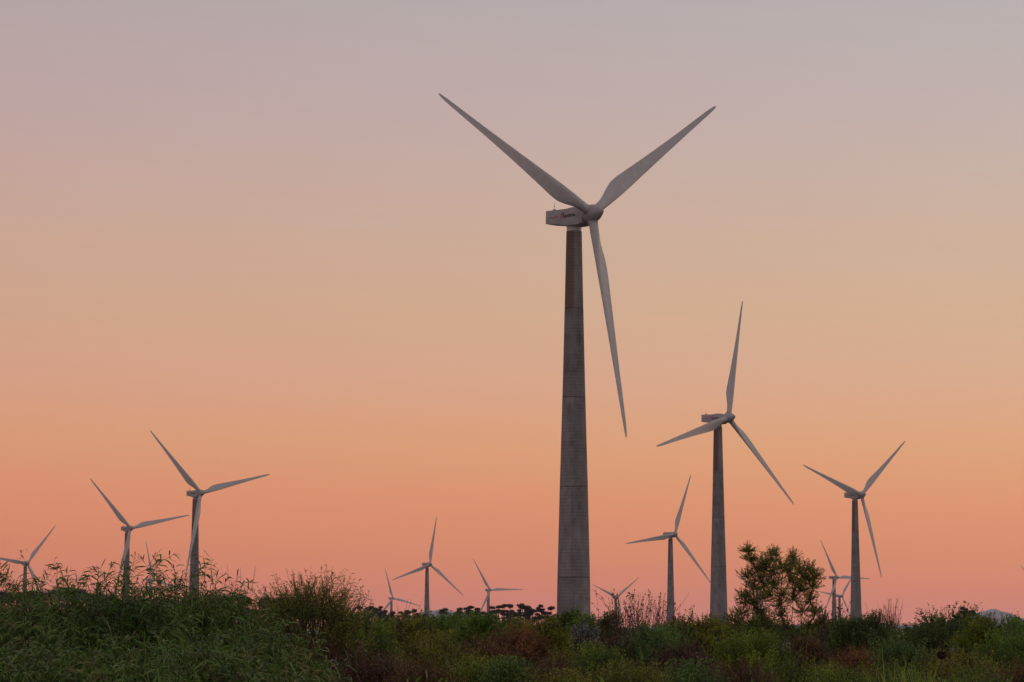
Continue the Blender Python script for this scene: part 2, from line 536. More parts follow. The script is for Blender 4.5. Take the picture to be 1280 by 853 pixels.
ME_STRIPE, ME_STRIPE2 = stripe_mesh(-1), stripe_mesh(1)


def emblem_mesh(side):
    """red mark before the lettering: tall curved strokes like a bent feather"""
    parts = []
    for s in (side,):
        y0 = s * 2.05
        for pts, w in ([(-1.15, -0.75), (-1.25, -0.2), (-1.28, 0.4), (-1.4, 0.85), (-1.75, 0.95), (-2.0, 0.6)], 0.07), ([(-1.45, 0.85), (-1.5, 0.2), (-1.6, -0.35)], 0.05), \
                ([(-2.0, 0.6), (-2.05, 0.1), (-2.3, -0.45)], 0.06), ([(-1.28, 0.05), (-1.7, 0.1), (-2.05, 0.0)], 0.05):
            for (a, c), (e, f_) in zip(pts, pts[1:]):
                sx = -s if s > 0 else 1
                parts.append(rod(((a if s < 0 else -a - 2.2), y0, Z - 0.05 + c), ((e if s < 0 else -e - 2.2), y0, Z - 0.05 + f_), w, w * 0.9, 6))
    return mesh_from('emblem', *merge(*parts), smooth=False)


def letter_mesh(side):
    V, F = [], []
    for s in (side,):
        c = bpy.data.curves.new('lettering', 'FONT')
        c.body = 'acciona'
        c.size = 1.18
        c.extrude = 0.03
        c.offset = 0.035
        c.resolution_u = 3
        o = bpy.data.objects.new('tmp', c)
        COL.objects.link(o)
        dg = bpy.context.evaluated_depsgraph_get()
        me = o.evaluated_get(dg).to_mesh()
        xs = [v.co.x for v in me.vertices]
        w = max(xs) - min(xs)
        k = 3.45 / w
        base = len(V)
        for v in me.vertices:
            x, y, z = (v.co.x - min(xs)) * k, v.co.y, v.co.z
            if s < 0: V.append((-1.05 + x, -2.035 - z, Z - 0.38 + y))
            else: V.append((2.3 - x - 3.3, 2.035 + z, Z - 0.38 + y))
        for p in me.polygons: F.append(tuple(base + i for i in p.vertices))
        o.evaluated_get(dg).to_mesh_clear()
        bpy.data.objects.remove(o)
    return mesh_from('lettering', V, F, False)


ME_EMB, ME_LET, ME_EMB2, ME_LET2 = emblem_mesh(-1), letter_mesh(-1), emblem_mesh(1), letter_mesh(1)
for me, m_ in ((ME_TOWER, M_CONC), (ME_NAC, M_NACELLE), (ME_BLADE, M_BLADE), (ME_HUB, M_NACELLE), (ME_COLLAR, M_PAINT), (ME_PLINTH, M_CONC), (ME_MAST, M_DARK),
               (ME_HATCH, M_NACELLE), (ME_STRIPE, M_RED), (ME_STRIPE2, M_RED), (ME_EMB, M_RED), (ME_LET, M_INK), (ME_EMB2, M_RED), (ME_LET2, M_INK)):
    me.materials.append(m_)


def turbine(hx, hy, yaw, phase, label, detail=True):
    a = math.radians(yaw)
    nx, ny = math.sin(a), -math.cos(a)
    root = empty('wind_turbine', (hx - nx * HX, hy - ny * HX, 0), math.atan2(ny, nx))
    tag(root, label, 'wind turbine', 'wind turbines of the wind farm')
    obj('tower', ME_TOWER, parent=root)
    obj('yaw_collar', ME_COLLAR, parent=root)
    obj('plinth', ME_PLINTH, parent=root)
    nac = obj('nacelle', ME_NAC, parent=root)
    obj('roof_hatch', ME_HATCH, parent=nac)
    obj('weather_mast', ME_MAST, parent=nac)
    obj('stripe', ME_STRIPE, parent=nac)
    obj('emblem', ME_EMB, parent=nac)
    obj('lettering', ME_LET, parent=nac)
    obj('stripe', ME_STRIPE2, parent=nac)
    obj('emblem', ME_EMB2, parent=nac)
    obj('lettering', ME_LET2, parent=nac)
    base = Matrix.Translation((HX, 0, HUBZ)) @ Matrix.Rotation(-TILT, 4, 'Y')
    h = obj('rotor_hub', ME_HUB, parent=root)
    h.matrix_local = base @ Matrix.Rotation(-math.radians(phase), 4, 'X')
    for k in range(3):
        bl = obj('blade', ME_BLADE, parent=root)
        bl.matrix_local = base @ Matrix.Rotation(-math.radians(phase + 120 * k), 4, 'X') @ Matrix.Rotation(CONE, 4, 'Y')
    return root


TURBINES = [
    (17.8, 630.5, 43, 54, 'nearest and tallest wind turbine, concrete tower of stacked rings, lettering on its nacelle'),
    (89.2, 1166.5, 46, 13, 'second tallest wind turbine, just left of the small tree, one blade straight up'),
    (210.1, 1706.7, 37, 48, 'tall wind turbine right of the small tree with two blades raised in a V'),
    (129.2, 2250.2, 34, 20, 'mid sized wind turbine between the two tallest towers, above the seedy twig bush'),
    (167.0, 4477.3, 30, 52, 'tiny wind turbine rising behind the seedy twig bush, two blades raised in a V'),
    (-187.2, 1713.1, 39, 75, 'tallest of the wind turbines on the left, above the willowy shrubs'),
    (-291.6, 2180.8, 34, 77, 'second tallest wind turbine on the left, with one blade pointing level right'),
    (-451.0, 3598.2, 50, 105, 'small pale wind turbine half hidden by leafy shoots between the two tallest on the left'),
    (-505.9, 2982.5, 33, 38, 'wind turbine at the far left edge with a blade cut by the frame'),
    (-84.9, 2978.6, 33, 10, 'wind turbine left of the tallest one, in front of the small blue hill'),
    (-29.8, 4053.2, 26, 89, 'small wind turbine above the umbrella pines just left of the tallest tower'),
    (-191.6, 4632.9, 29, 104, 'small wind turbine right of the round bush, one blade drooping to the right'),
    (387.7, 3393.4, 35, 91, 'small wind turbine left of the tall right-hand tower, level blade passing behind that tower'),
    (504.6, 4352.9, 36, 37, 'lowest small wind turbine between the small tree and the tall right-hand tower'),
    (342.6, 3929.2, 39, 51, 'distant wind turbine hidden behind the small tree, only a blade tip showing'),
    (729.6, 3919.2, 33, 69, 'wind turbine beyond the right edge of the frame, only a blade tip showing'),
]
for tb in TURBINES:
    turbine(*tb)

# ------------------------------------------------------------------ foliage builders


def unit(v):
    return v / np.maximum(np.linalg.norm(v, axis=-1, keepdims=True), 1e-9)


def leaf_geo(P, D, S, ln, wd, bend, rng, segs=3):
    """P base, D direction, S side (N,3); ln, wd, bend (N,) -> verts, quads, tris"""
    n = len(P)
    down = np.zeros((n, 3)); down[:, 2] = -1
    if segs == 1:
        v = np.stack([P, P + D * ln[:, None] * .45 + S * wd[:, None] * .5, P + D * ln[:, None] + down * (bend * ln)[:, None], P + D * ln[:, None] * .45 - S * wd[:, None] * .5], 1)
        idx = np.arange(n)[:, None] * 4
        return v.reshape(-1, 3), idx + np.array([[0, 1, 2, 3]]), None, 4
    c1 = P + D * (ln * .33)[:, None] + down * (bend * ln * .08)[:, None]
    c2 = P + D * (ln * .68)[:, None] + down * (bend * ln * .36)[:, None]
    c3 = P + D * (ln * .97)[:, None] + down * (bend * ln * .85)[:, None]
    h = (wd * .5)[:, None]
    v = np.stack([P, c1 + S * h, c1 - S * h, c2 + S * h * .85, c2 - S * h * .85, c3], 1)
    idx = np.arange(n)[:, None] * 6
    q = idx + np.array([[1, 3, 4, 2]])
    t_ = np.concatenate([idx + np.array([[0, 1, 2]]), idx + np.array([[3, 5, 4]])])
    return v.reshape(-1, 3), q, t_, 6


def tubes_geo(paths, radii):
    """paths (N,K,3), radii (N,K) -> three-sided tubes"""
    n, k, _ = paths.shape
    d = unit(paths[:, -1] - paths[:, 0])
    up = np.where(np.abs(d[:, 2:3]) > .9, np.array([[1., 0, 0]]), np.array([[0, 0, 1.]]))
    a = unit(np.cross(d, up)); c = np.cross(d, a)
    ring = np.stack([a, -.5 * a + .866 * c, -.5 * a - .866 * c], 1)            # N,3,3
    v = paths[:, :, None, :] + ring[:, None] * radii[:, :, None, None]
    base = (np.arange(n) * k * 3)[:, None, None]
    j = (np.arange(k - 1) * 3)[None, :, None]
    i = np.arange(3)[None, None, :]
    i2 = (np.arange(3) + 1) % 3
    q = np.stack([base + j + i, base + j + i2[None, None], base + j + 3 + i2[None, None], base + j + 3 + i], -1)
    return v.reshape(-1, 3), q.reshape(-1, 4)


def curve_paths(P, D, ln, bend, k, rng, wob=0.06):
    """curved shoots: P start, D direction, ln length, bend: + droops, - turns up"""
    t_ = np.linspace(0, 1, k)[None, :, None]
    n = len(P)
    w = rng.normal(0, wob, (n, k, 3)).cumsum(1) * ln[:, None, None] * .5
    w[:, 0] = 0
    z = np.zeros((n, k, 3)); z[:, :, 2] = -(t_[..., 0] ** 2) * (bend * ln)[:, None]
    return P[:, None] + D[:, None] * t_ * ln[:, None, None] + z + w


def shrub(name, loc, H, R, kind, seed, label, cat='shrub', group=None, clumps=16, clump_r=0.34, shoots=16, shoot_len=0.35, leaves=12, ll=0.05, lw=0.012,
          bend=0.25, up=0.6, segs=3, leafmat='green', twigmat=None, twig_r=0.004, top=0.0, base=0.25, stems=7, sbend=0.1, spread=0.7, sprigs=0, sprig_len=0.6, flat=1.0, ragged=0.08, body=1.0, dome=0.2):
    """shrub > stems, foliage.  Crown = clumps of leafy shoots over an uneven envelope, carried by branching stems"""
    rng = np.random.default_rng(seed)
    root = empty(name, loc, 0)
    tag(root, label, cat, group)
    # clump centres over a lumpy ellipsoid shell and inside
    cz0, cz1 = H * base, H * body - clump_r * 0.5
    C = []
    golden = PI * (3 - math.sqrt(5))
    ntop = int(clumps * .55)
    for i in range(ntop):                                   # the uneven upper surface of the crown
        th = i * golden + rng.uniform(-.4, .4)
        q_ = math.sqrt((i + .5) / ntop)
        C.append((math.cos(th) * q_ * (R - clump_r * .5), math.sin(th) * q_ * (R - clump_r * .5), cz1 * (1 - dome * q_ ** 2.5) * rng.uniform(1 - ragged, 1) - .06 * rng.uniform(0, 1) * H))
    for i in range(clumps - ntop):                          # its flanks
        th = i * golden + rng.uniform(-.4, .4)
        C.append((math.cos(th) * (R - clump_r * .6) * rng.uniform(.6, 1), math.sin(th) * (R - clump_r * .6) * rng.uniform(.6, 1), rng.uniform(cz0 * .8, cz1 * .85)))
    C = np.array(C)
    nC = len(C)
    csz = rng.uniform(.75, 1.2, nC) * clump_r
    ctint = rng.normal(0, .26, nC)
    # stems: base ring to clump centres
    ang = rng.uniform(0, 2 * PI, stems)
    B = np.stack([np.cos(ang) * R * .1, np.sin(ang) * R * .1, np.zeros(stems)], 1)
    near = rng.integers(0, stems, nC)
    s0 = B[near]
    tt = np.linspace(0, 1, 6)[None, :, None]
    mid = s0 * .6 + C * .4 + np.array([0, 0, .18]) * H * rng.uniform(.3, 1, (nC, 1))
    paths = (1 - tt) ** 2 * s0[:, None] + 2 * tt * (1 - tt) * mid[:, None] + tt ** 2 * C[:, None]
    paths = paths + rng.normal(0, .012, paths.shape) * H * tt
    rad = np.linspace(1, .35, 6)[None] * (0.009 + 0.006 * H) * rng.uniform(.6, 1.2, (nC, 1))
    tv, tq = tubes_geo(paths, rad)
    # shoots
    ns = nC * shoots
    ci = np.repeat(np.arange(nC), shoots)
    rd = unit(rng.normal(0, 1, (ns, 3)))
    outw = C[ci] - np.array([0, 0, H * .35]); outw[:, 2] *= .6
    D = unit(rd * spread + unit(outw) * .55 + np.array([0, 0, up]))
    P = C[ci] + rd * (csz[ci] * rng.uniform(0, .75, ns))[:, None] * np.array([1, 1, flat])
    P = P - D * (csz[ci] * .25)[:, None]
    ln = shoot_len * rng.uniform(.55, 1.25, ns)
    # bring the leafy body to its height
    tipz = P[:, 2] + D[:, 2] * ln
    zs = (H * body) / np.percentile(tipz, 97)
    P[:, 2] *= zs; C[:, 2] *= zs; paths[..., 2] *= zs
    tv, tq = tubes_geo(paths, rad)
    if sprigs:
        k = sprigs
        hi = np.argsort(-C[:, 2])[:max(3, nC // 2)]
        cs = rng.choice(hi, k)
        P2 = C[cs] + rng.normal(0, .3, (k, 3)) * csz[cs][:, None]
        D2 = unit(rng.normal(0, .38, (k, 3)) + np.array([0, 0, 1.0]) + unit(C[cs] * np.array([1, 1, 0]) + 1e-4) * .25)
        P, D, ln, ci = np.concatenate([P, P2]), np.concatenate([D, D2]), np.concatenate([ln, sprig_len * rng.uniform(.5, 1.15, k)]), np.concatenate([ci, cs])
    n = len(P)
    K = 5
    sb = np.full(n, sbend) * rng.uniform(.3, 1.6, n)
    SP = curve_paths(P, D, ln, sb, K, rng)
    over = SP[:, -1, 2].max() - H
    if over > 0:
        SP[..., 2] -= np.maximum(0, SP[:, -1:, 2] - H) * np.linspace(0, 1, K)[None]
    SP[..., 2] = np.maximum(SP[..., 2], .03)
    tv2, tq2 = tubes_geo(SP, np.linspace(1, .35, K)[None] * twig_r * rng.uniform(.7, 1.3, (n, 1)))
    me = mesh_np('stems', np.concatenate([tv, tv2]), np.concatenate([tq, tq2 + len(tv)]))
    obj('stems', me, twigmat or M_TWIG, root)
    if leaves:
        lk = np.maximum(1, (leaves * ln / ln.mean()).astype(int))
        si = np.repeat(np.arange(n), lk)
        N_ = len(si)
        u = rng.uniform(.12, 1.0, N_)
        f_ = u * (K - 1); i0 = np.minimum(f_.astype(int), K - 2); fr = (f_ - i0)[:, None]
        LP = SP[si, i0] * (1 - fr) + SP[si, i0 + 1] * fr
        T = unit(SP[si, i0 + 1] - SP[si, i0])
        rv = unit(np.cross(T, unit(rng.normal(0, 1, (N_, 3)))))
        LD = unit(T * rng.uniform(.35, 1.1, (N_, 1)) + rv * .9)
        LS = unit(np.cross(LD, rng.normal(0, 1, (N_, 3)) * .6 + T))
        L_ = ll * rng.uniform(.55, 1.2, N_); W_ = lw * rng.uniform(.7, 1.2, N_)
        v, q, t_, per = leaf_geo(LP, LD, LS, L_, W_, bend * rng.uniform(.2, 1.8, N_), rng, segs)
        v[:, 2] = np.maximum(v[:, 2], .01)
        tint = np.clip(.5 + ctint[ci[si]] + rng.normal(0, .17, N_), 0, 1)
        me = mesh_np('foliage', v, q, t_, np.repeat(tint, per))
        obj('foliage', me, LEAF[leafmat], root)
    return root


def sh(px, ty, wpx, d, seed, label, name='shrub', cat='shrub', **kw):
    x, y, z = at(px, ty, d)
    R = wpx * d / FPX / 2
    return shrub(name, (x, y, 0), z, R, None, seed, label, cat, **kw)


# -- kinds
def K(**kw): return kw


WILLOW = K(clumps=44, clump_r=.36, shoots=34, shoot_len=.42, leaves=13, ll=.145, lw=.013, body=.885, dome=.08, bend=.55, up=.55, leafmat='willow', twigmat=M_TWIGG, twig_r=.0035, sbend=.18,
           spread=.8, sprigs=50, sprig_len=.75, ragged=.06, base=.2, group='long-leaved shrubs along the left foreground')
FEATHER = K(clumps=30, clump_r=.36, shoots=60, shoot_len=.34, leaves=17, ll=.055, lw=.013, body=.97, bend=.1, up=.9, segs=1, leafmat='green', twigmat=M_TWIGG, twig_r=.003, spread=.45, sbend=.02)
BROAD = K(clumps=28, clump_r=.34, shoots=50, shoot_len=.3, leaves=14, ll=.05, lw=.018, body=.93, bend=.15, up=.6, segs=1, leafmat='dark', twigmat=M_TWIG, twig_r=.004, spread=.7)
DRY = K(clumps=26, clump_r=.34, shoots=60, shoot_len=.34, leaves=12, ll=.042, lw=.016, body=.95, bend=.2, up=.7, segs=1, leafmat='brown', twigmat=M_TWIG, twig_r=.004, spread=.8)


def mk(kind_, **kw):
    d_ = dict(kind_); d_.update(kw); return d_


# left foreground
sh(-25, 714, 270, 27, 11, 'dark willowy shrub at the left edge of the frame under the leftmost turbine', **mk(WILLOW))
sh(120, 694, 250, 26, 12, 'tall willowy shrub with arching leafy shoots left of the tallest left turbine', **mk(WILLOW, sprigs=100, sprig_len=.8, ragged=.12))
sh(236, 698, 190, 27, 13, 'willowy shrub whose shoots cover the foot of the tallest left turbine', **mk(WILLOW, sprigs=95, sprig_len=.75, ragged=.12))
sh(330, 757, 170, 24, 14, 'lower pale green willowy shrub right of the tall ones, in front of the round bush', **mk(WILLOW, sprigs=10, sprig_len=.4))
sh(205, 762, 300, 22, 15, 'nearest willowy shrub with curved glossy leaves, bottom left of centre', **mk(WILLOW, sprigs=8, sprig_len=.4))
sh(40, 770, 300, 22.5, 16, 'nearest willowy shrub in the bottom left corner', **mk(WILLOW, sprigs=8, sprig_len=.4))
sh(372, 808, 130, 22, 17, 'small light green willowy shrub at the bottom, right end of the leafy bank', **mk(WILLOW, sprigs=6, sprig_len=.3, clumps=22))

# round bush of narrow leaves
sh(393, 703, 150, 38, 21, 'round airy bush of fine upright twigs and narrow leaves above the scrub on the left', name='round_bush', cat='bush',
   **mk(FEATHER, clumps=40, clump_r=.36, shoots=34, shoot_len=.40, leaves=11, ll=.07, lw=.010, segs=3, bend=.25, up=.45, body=.93, leafmat='olivine', twigmat=M_TWIGG, twig_r=.0038, spread=.65, base=.15, sprigs=60, sprig_len=.5))

# bushes and shrubs of the middle band: (x, top y, width, distance)
SCRUB = [
    (482, 770, 90, 95, 'dark', BROAD, 'dark shrub in the back row right of the round bush'),
    (532, 772, 80, 100, 'green', BROAD, 'deep green shrub in the back row left of the blue hill'),
    (622, 771, 80, 98, 'dark', BROAD, 'dark shrub in the back row under the small turbine by the tallest tower'),
    (660, 772, 80, 90, 'olive', BROAD, 'olive shrub in the back row behind the rust red one'),
    (795, 779, 80, 92, 'dark', BROAD, 'dark shrub in the back row under the seedy twig bush'),
    (838, 775, 80, 90, 'brown', BROAD, 'brownish shrub in the back row at the foot of the mid sized turbine'),
    (985, 776, 90, 95, 'dark', BROAD, 'dark shrub in the back row behind the small tree'),
    (1022, 777, 80, 100, 'olive', BROAD, 'olive shrub in the back row right of the small tree'),
    (1105, 779, 80, 95, 'green', BROAD, 'green shrub in the back row behind the bare reddish twigs'),
    (1145, 777, 90, 90, 'dark', BROAD, 'dark shrub in the back row between bare twigs and tall dark shrub'),
    (1178, 772, 80, 98, 'teal', BROAD, 'grey green shrub in the back row behind the tall dark shrub'),
    (455, 771, 95, 60, 'green', FEATHER, 'fine green shrub at the right foot of the round bush'),
    (335, 756, 120, 50, 'dark', BROAD, 'dark shrub behind the willowy shrubs at the left foot of the round bush'),
    (338, 772, 120, 46, 'brown', DRY, 'dark brown dry shrub under the left side of the round bush'),
    (395, 770, 110, 50, 'olive', BROAD, 'olive shrub right behind the stems of the round bush'),
    (410, 788, 130, 38, 'brown', DRY, 'dark brown dry shrub below the round bush'),
    (470, 806, 120, 33, 'plum', DRY, 'purplish brown dry shrub with pod clusters at the bottom left of centre'),
    (512, 768, 90, 70, 'olive', BROAD, 'olive shrub under the small turbine right of the round bush'),
    (545, 789, 120, 45, 'olive', FEATHER, 'olive feathery shrub in the second row below the blue hill'),
    (535, 822, 110, 32, 'brown', DRY, 'brown green shrub with dark pods at the bottom, below the blue hill'),
    (563, 769, 85, 75, 'green', FEATHER, 'deep green feathery shrub in the back row below the blue hill'),
    (598, 770, 80, 70, 'green', FEATHER, 'green feathery shrub under the umbrella pines left of the tallest tower'),
    (600, 795, 90, 48, 'brown', DRY, 'brown shrub with dark gaps, mid height in the scrub left of the rust red one'),
    (595, 820, 120, 34, 'bright', FEATHER, 'bright green feathery shrub at the bottom, left of the tallest tower'),
    (648, 780, 110, 62, 'rust', DRY, 'rust red dry shrub left of the tallest tower'),
    (637, 827, 70, 31, 'teal', FEATHER, 'small blue green shrub at the bottom below the rust red shrub'),
    (684, 776, 70, 66, 'olive', FEATHER, 'olive brown shrub in the back row at the left foot of the tallest tower'),
    (680, 812, 110, 38, 'brown', DRY, 'dark brown dry shrub at the bottom, just left of the tallest tower'),
    (712, 763, 44, 80, 'dark', BROAD, 'narrow dark shrub with pointed tips in front of the tallest tower'),
    (729, 766, 34, 78, 'green', BROAD, 'small green pointed shrub in front of the right side of the tallest tower'),
    (731, 774, 42, 70, 'grey', BROAD, 'silvery grey leaved shrub at the foot of the tallest tower'),
    (757, 770, 64, 74, 'dark', FEATHER, 'dark green shrub just right of the tallest tower'),
    (765, 790, 110, 55, 'plum', DRY, 'reddish purple dry shrub right of the silvery one'),
    (735, 804, 110, 42, 'bright', FEATHER, 'yellow green rounded shrub below the silvery one'),
    (752, 813, 70, 40, 'green', FEATHER, 'darker green rounded shrub beside the yellow green one'),
    (700, 836, 130, 30, 'olive', FEATHER, 'olive shrub at the bottom edge below the tallest tower'),
    (818, 783, 110, 55, 'teal', FEATHER, 'wide blue green rounded shrub below the seedy twig bush'),
    (875, 762, 90, 66, 'olive', BROAD, 'tall olive shrub in front of the second tallest tower'),
    (905, 770, 60, 72, 'dark', BROAD, 'dark shrub at the right foot of the second tallest tower'),
    (853, 802, 90, 48, 'plum', DRY, 'purple brown shrub in a hollow below the tall olive shrub'),
    (790, 828, 140, 32, 'olive', FEATHER, 'yellowish olive shrub at the bottom, right of centre'),
    (858, 826, 100, 33, 'teal', FEATHER, 'blue green feathery shrub at the bottom below the purple brown one'),
    (935, 788, 110, 52, 'bright', FEATHER, 'yellow green rounded shrub left of the small tree trunk'),
    (925, 822, 110, 36, 'brown', DRY, 'brownish shrub at the bottom left of the small tree'),
    (945, 764, 70, 85, 'dark', BROAD, 'dark shrub behind the left side of the small tree'),
    (1012, 786, 90, 66, 'brown', BROAD, 'brown green shrub right behind the small tree trunk'),
    (990, 824, 140, 38, 'bright', FEATHER, 'grass green feathery shrub in front of the small tree'),
    (1042, 775, 60, 80, 'dark', DRY, 'dark shrub at the foot of the seedy stalks right of the small tree'),
    (1073, 770, 92, 58, 'dark', FEATHER, 'dense dark green rounded shrub at the foot of the tall right-hand tower'),
    (1068, 806, 66, 45, 'rust', DRY, 'dark red brown shrub in a hollow below the dense dark green one'),
    (1052, 832, 100, 34, 'bright', FEATHER, 'yellow green shrub at the bottom below the dense dark green one'),
    (1125, 787, 120, 46, 'teal', BROAD, 'grey green leafy shrub below the bare twig bush'),
    (1120, 822, 130, 33, 'green', BROAD, 'mixed green shrub at the bottom below the bare twig bush'),
    (1188, 757, 112, 64, 'dark', BROAD, 'tall dark shrub with upright shoots right of the bare twig bush'),
    (1226, 768, 66, 60, 'bright', FEATHER, 'rounded moss green shrub left of the pointed blue mountain'),
    (1262, 765, 90, 75, 'teal', BROAD, 'thin grey green shrub in front of the pointed blue mountain'),
    (1262, 788, 110, 50, 'green', FEATHER, 'green shrub at the right edge below the pointed blue mountain'),
    (1195, 800, 130, 45, 'olive', BROAD, 'olive shrub below the tall dark one near the right edge'),
    (1275, 818, 110, 33, 'brown', DRY, 'brown dry shrub in the bottom right corner'),
    (1215, 828, 120, 31, 'green', BROAD, 'low green shrub at the bottom near the right corner'),
]
jit = random.Random(12)
for i, (px, ty, w, d, leafm, base, lab) in enumerate(SCRUB):
    ty -= jit.uniform(2, 8) if ty < 785 else jit.uniform(0, 6)
    near = 40 / d
    sz = max(.7, d / 55)
    sh(px, ty, w, d, 100 + i, lab, **mk(base, leafmat=leafm, ll=base['ll'] * sz, lw=base['lw'] * sz * 1.15, sprigs=60 if px == 1188 else 18, sprig_len=.5 if px == 1188 else .38, clump_r=base['clump_r'] * min(1.1, max(.7, w * d / FPX / 1.6))))

# seedy twig bush, bare twig bush and the small stalks
POD = K(clumps=14, clump_r=.30, shoots=7, shoot_len=.8, leaves=11, ll=.055, lw=.032, bend=0, up=1.6, segs=1, leafmat='plum', twigmat=M_TWIG, twig_r=.0055, spread=.45, sbend=-.02, base=.45, sprigs=16, sprig_len=1.0)
sh(786, 737, 70, 62, 301, 'thin dark twig bush full of seed pods right of the tallest tower', name='twig_bush', cat='bush', **mk(POD))
sh(817, 741, 66, 66, 302, 'paler bare twig bush with few pods beside the mid sized turbine tower', name='twig_bush', cat='bush', **mk(POD, leaves=3, shoots=9))
sh(849, 755, 26, 60, 303, 'narrow stalks with pods just right of the mid sized turbine tower', name='seed_stalks', cat='plant', **mk(POD, clumps=5, shoots=5, clump_r=.15, sprigs=4))
sh(1037, 750, 46, 60, 304, 'dark pod-bearing stalks right of the small tree crown', name='seed_stalks', cat='plant', **mk(POD, clumps=8, shoots=6, clump_r=.2, sprigs=7))
sh(1110, 747, 44, 60, 305, 'bare reddish twig bush right of the tall right-hand tower', name='twig_bush', cat='bush', **mk(POD, clumps=12, shoots=13, clump_r=.2, shoot_len=.6, sprigs=0, leaves=2, lw=.015, up=1.7, spread=.5, twig_r=.0048))
sh(498, 750, 22, 62, 306, 'two thin bare twigs rising beside the small turbine right of the round bush', name='bare_twigs', cat='plant', **mk(POD, clumps=3, shoots=2, clump_r=.12, sprigs=2, leaves=0))
sh(528, 752, 24, 62, 307, 'thin bare twigs rising just left of the blue hill', name='bare_twigs', cat='plant', **mk(POD, clumps=3, shoots=2, clump_r=.12, sprigs=2, leaves=0))
sh(300, 710, 40, 30, 308, 'bare forked twigs against the sky left of the round bush', name='bare_twigs', cat='plant', **mk(POD, clumps=4, shoots=2, clump_r=.15, sprigs=3, leaves=1, ll=.09, lw=.01, twig_r=.003))


# ------------------------------------------------------------------ small tree
def small_tree(px, py_top, d, label, seed):
    rng = np.random.default_rng(seed)
    x0, y0, H = at(px, py_top, d)
    root = empty('small_tree', (x0, y0, 0))
    tag(root, label, 'tree')
    S = d / FPX
    # crown clumps given in photo offsets from the tree axis (x, y) with depth of their own
    cl = [(-37, 722, 9), (-43, 745, 7), (-30, 735, 11), (-34, 700, 6), (-18, 706, 9), (-8, 700, 10), (-22, 722, 12), (-5, 718, 13), (-12, 742, 13), (8, 708, 8), (19, 706, 9), (14, 726, 10), (28, 716, 9), (41, 712, 8), (48, 722, 7),
          (44, 733, 8), (30, 738, 9), (40, 750, 8), (20, 748, 9), (4, 744, 10), (-30, 756, 9), (-46, 766, 9), (-20, 764, 10), (30, 764, 9), (5, 768, 9), (-55, 774, 8), (46, 765, 7), (-2, 693, 5), (22, 698, 5), (-38, 690, 3), (-16, 732, 11), (-20, 748, 9), (-26, 711, 8), (-6, 731, 10), (14, 714, 7), (-14, 712, 9), (24, 732, 9), (2, 756, 9), (-40, 752, 8), (36, 724, 8), (-50, 782, 12), (40, 780, 12), (10, 784, 12), (-15, 780, 12), (56, 776, 8)]
    C = np.array([((a) * S, rng.uniform(-.5, .5) * 42 * S * (1 - abs(a) / 90), EYE + (826 - b_) * S) for a, b_, c in cl])
    cs = np.array([c * S * 1.12 for a, b_, c in cl])
    fork = [Vector((.20, 0, H * .27)), Vector((-.16, .05, H * .29)), Vector((.03, -.05, H * .22))]
    # trunks
    tp, tr = [], []
    for k, (bx, f_) in enumerate(zip((.22, -.02, .1), fork)):
        b0 = np.array([bx, 0.03 * k, 0]); e0 = np.array(f_)
        tt = np.linspace(0, 1, 6)[:, None]
        tp.append(b0 * (1 - tt) + e0 * tt + rng.normal(0, .012, (6, 3)) * tt); tr.append(np.linspace(.042, .030, 6))
    tv, tq = tubes_geo(np.array(tp), np.array(tr))
    obj('trunk', mesh_np('trunk', tv, tq, smooth=True), M_BARK, root)
    paths, rad = [], []
    F3 = np.array([list(f_) for f_ in fork])
    hub = F3.mean(0)
    dist = np.linalg.norm(C - hub, axis=1)
    order = np.argsort(dist)
    par = {}
    for r_, i in enumerate(order):
        best, bi = 1e9, -1 - (i % 3)
        for j in order[:r_]:
            dd = np.linalg.norm(C[i] - C[j]) + .25 * dist[j] + (0.6 if C[j][2] > C[i][2] else 0)
            if dd < best: best, bi = dd, j
        base_d = np.linalg.norm(C[i] - F3[i % 3]) * .8
        par[i] = bi if (bi >= 0 and np.linalg.norm(C[i] - C[bi]) < .42) else -1 - (0 if C[i][0] > .25 else (1 if C[i][0] < -.2 else 2))
    wgt = {i: 1 for i in par}
    for i in order[::-1]:
        if par[i] >= 0: wgt[par[i]] += wgt[i]
    for i in order:
        c = C[i]
        s0 = C[par[i]] if par[i] >= 0 else F3[-1 - par[i]]
        tt = np.linspace(0, 1, 6)[:, None]
        mid = s0 * .5 + c * .5 + np.array([(s0[0] - c[0]) * .1, 0, -.05])
        pth = (1 - tt) ** 2 * s0 + 2 * tt * (1 - tt) * mid + tt ** 2 * c + rng.normal(0, .018, (6, 3)) * np.sin(tt * PI)
        w_ = wgt[i] ** .5
        paths.append(pth); rad.append(np.linspace(.0085 * w_, .005 * w_, 6))
    nC = len(C)
    ns = 58
    ci = np.repeat(np.arange(nC), ns)
    rd = unit(rng.normal(0, 1, (len(ci), 3)))
    P = C[ci] + rd * (cs[ci] * rng.uniform(0, .8, len(ci)))[:, None]
    D = unit(rd + np.array([0, 0, .7]))
    ln = rng.uniform(.10, .24, len(ci))
    SP = curve_paths(P, D, ln, np.full(len(ci), .05), 4, rng)
    tv, tq = tubes_geo(np.array(paths), np.array(rad))
    # link twigs to their clump centre
    lk = np.stack([C[ci] * (1 - t_) + P * t_ for t_ in (0, .5, 1)], 1)
    v1, q1 = tubes_geo(lk, np.full((len(ci), 3), .0035))
    v2, q2 = tubes_geo(SP, np.linspace(.0035, .0015, 4)[None].repeat(len(ci), 0))
    obj('branches', mesh_np('branches', np.concatenate([tv, v1, v2]), np.concatenate([tq, q1 + len(tv), q2 + len(tv) + len(v1)])), M_BARK, root)
    nl = 26
    si = np.repeat(np.arange(len(ci)), nl); n_ = len(si)
    u = rng.uniform(0, 1, n_)[:, None]
